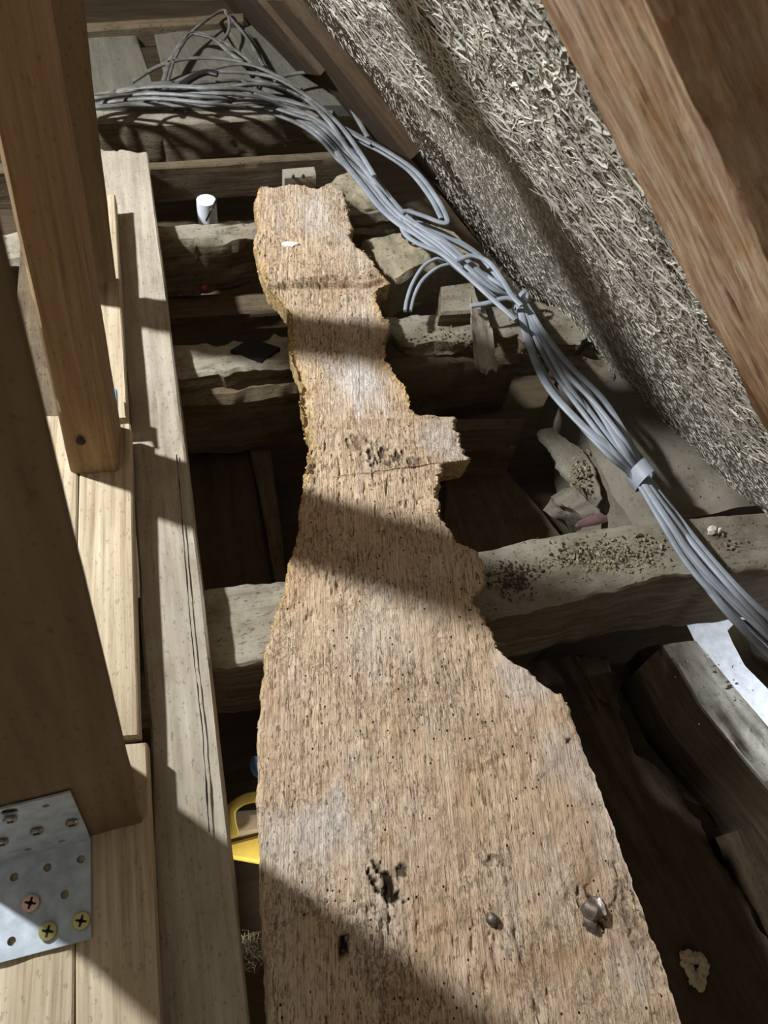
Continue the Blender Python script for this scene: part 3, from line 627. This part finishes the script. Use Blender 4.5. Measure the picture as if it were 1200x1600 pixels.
hand = [
 ([(205, 129), (245, 105), (290, 92), (350, 92), (395, 102), (440, 125), (480, 160)], .05, 'arching grey cable above the bundle at the far end'),
 ([(255, 128), (268, 90), (298, 54), (330, 58), (362, 85), (400, 108)], .05, 'grey cable in a tall arch over the loft boards'),
 ([(262, 128), (275, 88), (300, 50), (340, 20), (354, 19), (358, 45), (345, 70)], .05, 'thin grey cable making the highest loop at the top'),
 ([(298, 52), (318, 56), (350, 66), (385, 92), (410, 112)], .05, 'thin grey cable sagging behind the tall arch'),
 ([(372, 40), (392, 66), (408, 96), (425, 118)], .04, 'thin dark cable hanging close to the tan roof board'),
 ([(384, 48), (402, 78), (414, 108), (432, 128)], .035, 'thin dark cable nearest the roof slope at the far end'),
 ([(246, 150), (275, 128), (330, 108), (380, 100), (420, 112), (470, 140)], .06, 'grey cable bridging the tangle at mid height'),
 ([(380, 126), (392, 140), (412, 152), (450, 158), (500, 172)], .07, 'pale cable end with a short straight offcut in the tangle'),
 ([(352, 19), (385, 58), (412, 104)], .05, 'thin grey cable falling from the top loop along the roof timber'),
 ([(322, 113), (350, 112), (400, 115), (440, 126), (490, 158), (530, 195), (560, 235), (585, 275)], .075, 'thick pale cable crossing above the bundle at the bend'),
 ([(430, 122), (470, 114), (500, 115), (530, 140), (552, 175), (575, 215)], .055, 'single grey cable bowing over the right of the bend'),
 ([(160, 158), (180, 143), (215, 137), (255, 140), (300, 158), (360, 168), (440, 170), (500, 190), (560, 245)], .055, 'grey cable snaking along the front of the far bundle'),
 ([(215, 133), (270, 130), (330, 143), (380, 143), (395, 148), (415, 163), (470, 182), (530, 200), (580, 225)], .06, 'grey cable with a sharp kink in front of the far bundle'),
 ([(520, 190), (560, 212), (604, 236), (650, 268), (684, 312), (699, 344), (690, 348), (660, 337), (634, 330), (626, 340), (632, 364), (652, 380), (690, 397), (722, 424), (770, 468), (806, 500)], .06, 'outer grey cable swinging out to a tight turn under the roof timber'),
 ([(524, 198), (565, 222), (600, 240), (640, 268), (672, 308), (690, 342)], .05, 'grey cable just inside the outer swinging cable'),
 ([(702, 408), (684, 404), (662, 416), (645, 442), (636, 468), (633, 486)], .045, 'thin grey cable of the left small loop above the second joist'),
 ([(706, 412), (685, 418), (662, 436), (648, 460), (641, 486)], .040, 'thin grey cable of the right small loop above the second joist'),
 ([(712, 408), (738, 400), (764, 410), (784, 436), (800, 462), (815, 478)], .07, 'grey cable arching over the bundle before the second tie'),
 ([(735, 478), (760, 474), (790, 466), (812, 470)], .05, 'short grey cable joining the second tie from the left'),
 ([(312, 305), (325, 335), (332, 345)], .05, None)]
for px, z, lb in hand:
    if lb is None: continue
    thin = 'thin' in lb
    cable(Z(px, z), lb, None, M_cabledim if px[0][1] < 140 else M_cable, .0036 if thin else .0055, .0030, 80)
cable(Z([(284, 134), (300, 122), (322, 113), (340, 116)], .085), 'short black cable end lying over the far bundle', None, M_black, .009, .005, 30)
for (x, y, hw, ang_pts, lb) in ((638, 352, 14, None, 'dark cable tie round the bundle near the stone block'), (813, 471, 13, None, 'grey cable tie round the bundle over the second joist'), (1001, 742, 15, None, 'grey tape wrap round the bundle above the mortar ledge')):
    i = int(np.argmin((tk[:, 0] - x) ** 2 + (tk[:, 1] - y) ** 2)); d2 = td[i]; n2 = nd[i]
    P = []
    for q in range(25):
        a = 2 * math.pi * q / 24; P.append(onz(x + n2[0] * hw * math.cos(a), y + n2[1] * hw * math.cos(a), .034) + np.array([0, 0, .024 * math.sin(a)]))
    wide = .014 if x > 900 else .004
    V = []; Fc = []; dd = _n(onz(x + d2[0] * 10, y + d2[1] * 10, .034) - onz(x, y, .034))
    for p in P: V += [p - dd * wide, p + dd * wide, p * 1.0 + dd * wide + _n(p - np.mean(P, 0)) * .0015, p - dd * wide + _n(p - np.mean(P, 0)) * .0015]
    for q in range(24):
        for s in range(4): Fc.append((q * 4 + s, q * 4 + (s + 1) % 4, (q + 1) * 4 + (s + 1) % 4, (q + 1) * 4 + s))
    tag(link('cable_tie', V, Fc, M_cable if x > 700 else M_black), lb, 'tie')

# ================================================================== steel angle bracket
zb = PT + .0025
f0 = onz(142, 1310, zb); f1 = onz(-70, 1363, zb); g0 = onz(143, 1467, zb); g1 = onz(-70, 1523, zb)
br = empty('angle_bracket', (f0 + g1) / 2, 'galvanised steel angle bracket screwing the near post to the oak planks', 'bracket')
fx = _n(f0 - f1); upb = _n(np.array(ud) - fx * np.dot(ud, fx)); nrm = np.cross(fx, upb); nrm = nrm if nrm[1] < 0 else -nrm
def plate(name, c4, th, nrm_, holes):
    """thin steel plate with real round holes"""
    c4 = [np.array(c) for c in c4]; o3 = c4[0]; ex = _n(c4[1] - c4[0]); ez = _n(nrm_); ey = np.cross(ez, ex)
    to2 = lambda p: (float(np.dot(p - o3, ex)), float(np.dot(p - o3, ey)))
    bm = bmesh.new(); loops = []
    outer = [bm.verts.new((*to2(c), 0)) for c in c4]; edges = [bm.edges.new((outer[i], outer[(i + 1) % len(outer)])) for i in range(len(outer))]
    for (h, rr) in holes:
        x, y = to2(h); vs = [bm.verts.new((x + rr * math.cos(a * math.pi / 8), y + rr * math.sin(a * math.pi / 8), 0)) for a in range(16)]
        edges += [bm.edges.new((vs[i], vs[(i + 1) % 16])) for i in range(16)]
    bmesh.ops.triangle_fill(bm, use_beauty=True, use_dissolve=False, edges=edges)
    for f in list(bm.faces):
        c = f.calc_center_median()
        for (h, rr) in holes:
            x, y = to2(h)
            if (c.x - x) ** 2 + (c.y - y) ** 2 < (rr * .93) ** 2: bm.faces.remove(f); break
    g = bmesh.ops.extrude_face_region(bm, geom=list(bm.faces)); vv = [v for v in g['geom'] if isinstance(v, bmesh.types.BMVert)]
    for v in vv: v.co.z += th
    bmesh.ops.recalc_face_normals(bm, faces=bm.faces)
    bm.verts.index_update()
    V = np.array([v.co[:] for v in bm.verts]); Fc = [tuple(v.index for v in f.verts) for f in bm.faces]; bm.free()
    return link(name, V @ np.array([ex, ey, ez]) + o3, Fc, M_zinc, br, smooth=0)
hp = [(127, 1343), (75, 1356), (23, 1371), (102, 1398), (19, 1471)]
H1 = [(onz(x, y, zb), .0042) for x, y in hp]
plate('foot_plate', [f1, f0, g0, g1], .0022, np.array([0, 0, 1.0]), H1)
def onpost(x, y): return onpl(x, y, nrm, f0 + nrm * .002)
c0 = onpost(110, 1238); c1 = onpost(-70, 1282)
hv = [(72, 1259), (97, 1314), (44, 1327)]; hv2 = [(15, 1268)]
plate('post_plate', [f0, f1, c1, c0], .0022, nrm, [(onpost(x, y), .0036) for x, y in hv] + [(onpost(x, y), .0075) for x, y in hv2])
def screw(p, n_, rr, mat, lb=None):
    n_ = _n(n_); ex = _n(np.cross(n_, [.3, .8, .2])); ey = np.cross(n_, ex); V = []; Fc = []; N = 20
    prof = [(1.0, 0.0), (1.0, .0012), (.93, .0024), (.5, .0030), (.30, .0030)]
    for (r_, h) in prof:
        for a in range(N): V.append(p + n_ * h + (ex * math.cos(a * 2 * math.pi / N) + ey * math.sin(a * 2 * math.pi / N)) * rr * r_)
    for i in range(len(prof) - 1):
        for a in range(N): Fc.append((i * N + a, i * N + (a + 1) % N, (i + 1) * N + (a + 1) % N, (i + 1) * N + a))
    # cross recess
    c = len(V); V.append(p + n_ * .0008)
    for a in range(N): 
        Fc.append(((len(prof) - 1) * N + a, (len(prof) - 1) * N + (a + 1) % N, c))
    o = link('screw', V, Fc, mat, br, smooth=30)
    if lb: o['label'] = lb
    parts = []
    for d1, d2 in ((ex, ey), (ey, ex)):
        q = [p + n_ * .00305 + d1 * rr * .62 * s1 + d2 * rr * .12 * s2 for s1, s2 in ((-1, -1), (1, -1), (1, 1), (-1, 1))]
        q2 = [x + n_ * .0002 for x in q]; parts.append((q + q2, [(0, 3, 2, 1), (4, 5, 6, 7), (0, 1, 5, 4), (1, 2, 6, 5), (2, 3, 7, 6), (3, 0, 4, 7)]))
    link('cross_slot_shade', *join_mesh(parts), M_holeshade, o, smooth=0)
UPV = np.array([.12, -.1, 1.0])
screw(onz(48, 1411, zb + .0042), UPV, .0088, M_copper, 'coppery screw'); screw(onz(75, 1455, zb + .0042), UPV, .0088, M_brass, 'yellow zinc screw'); screw(onz(127, 1439, zb + .0042), UPV, .0088, M_brass, 'yellow zinc screw')
for (x, y) in ((57, 1295), (112, 1282), (16, 1276), (3, 1312)): screw(onpost(x, y) + nrm * .0022, nrm, .0062, M_steel, 'dull steel screw')

# ================================================================== things down in the voids
yc = onz(385, 1300, -.16)
ye = empty('yellow_case', yc, 'dusty yellow plastic case with a handle in the gap left of the board', 'case')
strip('tray', Z([(352, 1318), (420, 1300)], -.15), Z([(362, 1340), (430, 1352)], -.15), .02, M_yellow, ye, n=16, m=6, k=3, ch=.004, amp=.0, seed=1)
strip('lid', Z([(352, 1268), (425, 1262)], -.155), Z([(358, 1312), (428, 1300)], -.155), .03, M_cream, ye, n=16, m=6, k=3, ch=.008, amp=.001, seed=2)
V, Fc = tube(spline(Z([(366, 1308), (360, 1282), (362, 1264), (380, 1250), (405, 1245), (430, 1248)], -.14), 40), .0075, .005, 8)
link('handle', V, Fc, M_yellow, ye)
o = link('bottle_top', *rock(onz(399, 1197, -.14), .008, .016, .01, 71, 0, .1, 2), M_blue); tag(o, 'small pale blue plastic bottle top in the gap above the yellow case', 'cap')
fl = []
for i in range(260):
    c = onz(385 + rnd.gauss(0, 9), 1487 + rnd.gauss(0, 10), -.10 + rnd.uniform(-.01, .01)); d = np.array([rnd.gauss(0, 1), rnd.gauss(0, 1), rnd.gauss(0, .6)]); d = _n(d) * rnd.uniform(.006, .014)
    k2 = np.array([rnd.gauss(0, .004) for _ in range(3)]); fl.append(tube(np.array([c - d, c + k2, c + d]), .0004, .0004, 3, up=(.2, .3, 1)))
tag(link('insulation_tuft', *join_mesh(fl), M_fluff), 'grey-brown tuft of insulation fluff in the gap left of the near board', 'tuft', None, 'stuff')
def cyl(c, r_, h, n=28):
    V = []; Fc = []
    prof = [(r_ * .92, 0), (r_ * .96, h * .35), (r_, h * .6), (r_ * 1.0, h * .93), (r_ * .97, h * .995), (r_ * .90, h)]
    for (q, z) in prof:
        for a in range(n): V.append(np.array(c) + np.array([q * math.cos(2 * math.pi * a / n), q * math.sin(2 * math.pi * a / n), z]))
    for i in range(len(prof) - 1):
        for a in range(n): Fc.append((i * n + a, i * n + (a + 1) % n, (i + 1) * n + (a + 1) % n, (i + 1) * n + a))
    Fc.append(tuple(range((len(prof) - 1) * n, len(prof) * n))); Fc.append(tuple(range(n))[::-1])
    return V, Fc
c = onz(322, 312, -.04)
o = link('plastic_pipe', *cyl(c + np.array([0, 0, -.16]), .021, .16), M_white); tag(o, 'bright white plastic pipe standing in the gap behind the third joist', 'pipe')
V, Fc = tube(spline(np.array([onz(338, 312, -.03), onz(330, 328, -.035), onz(322, 345, -.06)]), 12), .002, .002, 6)
tag(link('thin_wire', V, Fc, M_black), 'thin black wire slanting in front of the white pipe', 'wire')
V, Fc = tube(spline(Z([(317, 452), (321, 446), (325, 437)], -.12), 10), .005, .004, 8); tag(link('red_clip', V, Fc, M_red), 'small red plastic clip low behind the second joist', 'clip')
o = strip('blue_strip', Z([(175, 606), (177, 626)], .112), Z([(182, 608), (183, 640)], .112), .01, M_blue, n=8, m=3, k=2, ch=.001, amp=0); tag(o, 'sliver of blue plastic on the plank beside the brown post', 'strip')
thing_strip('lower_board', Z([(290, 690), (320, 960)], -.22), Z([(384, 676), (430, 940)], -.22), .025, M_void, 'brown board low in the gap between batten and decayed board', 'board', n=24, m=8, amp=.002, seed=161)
thing_strip('lower_batten', Z([(388, 676), (436, 930)], -.20), Z([(420, 672), (452, 920)], -.20), .03, M_darktimber, 'narrow upright-grained batten low beside the left edge of the board', 'batten', n=24, m=6, amp=.004, seed=162)
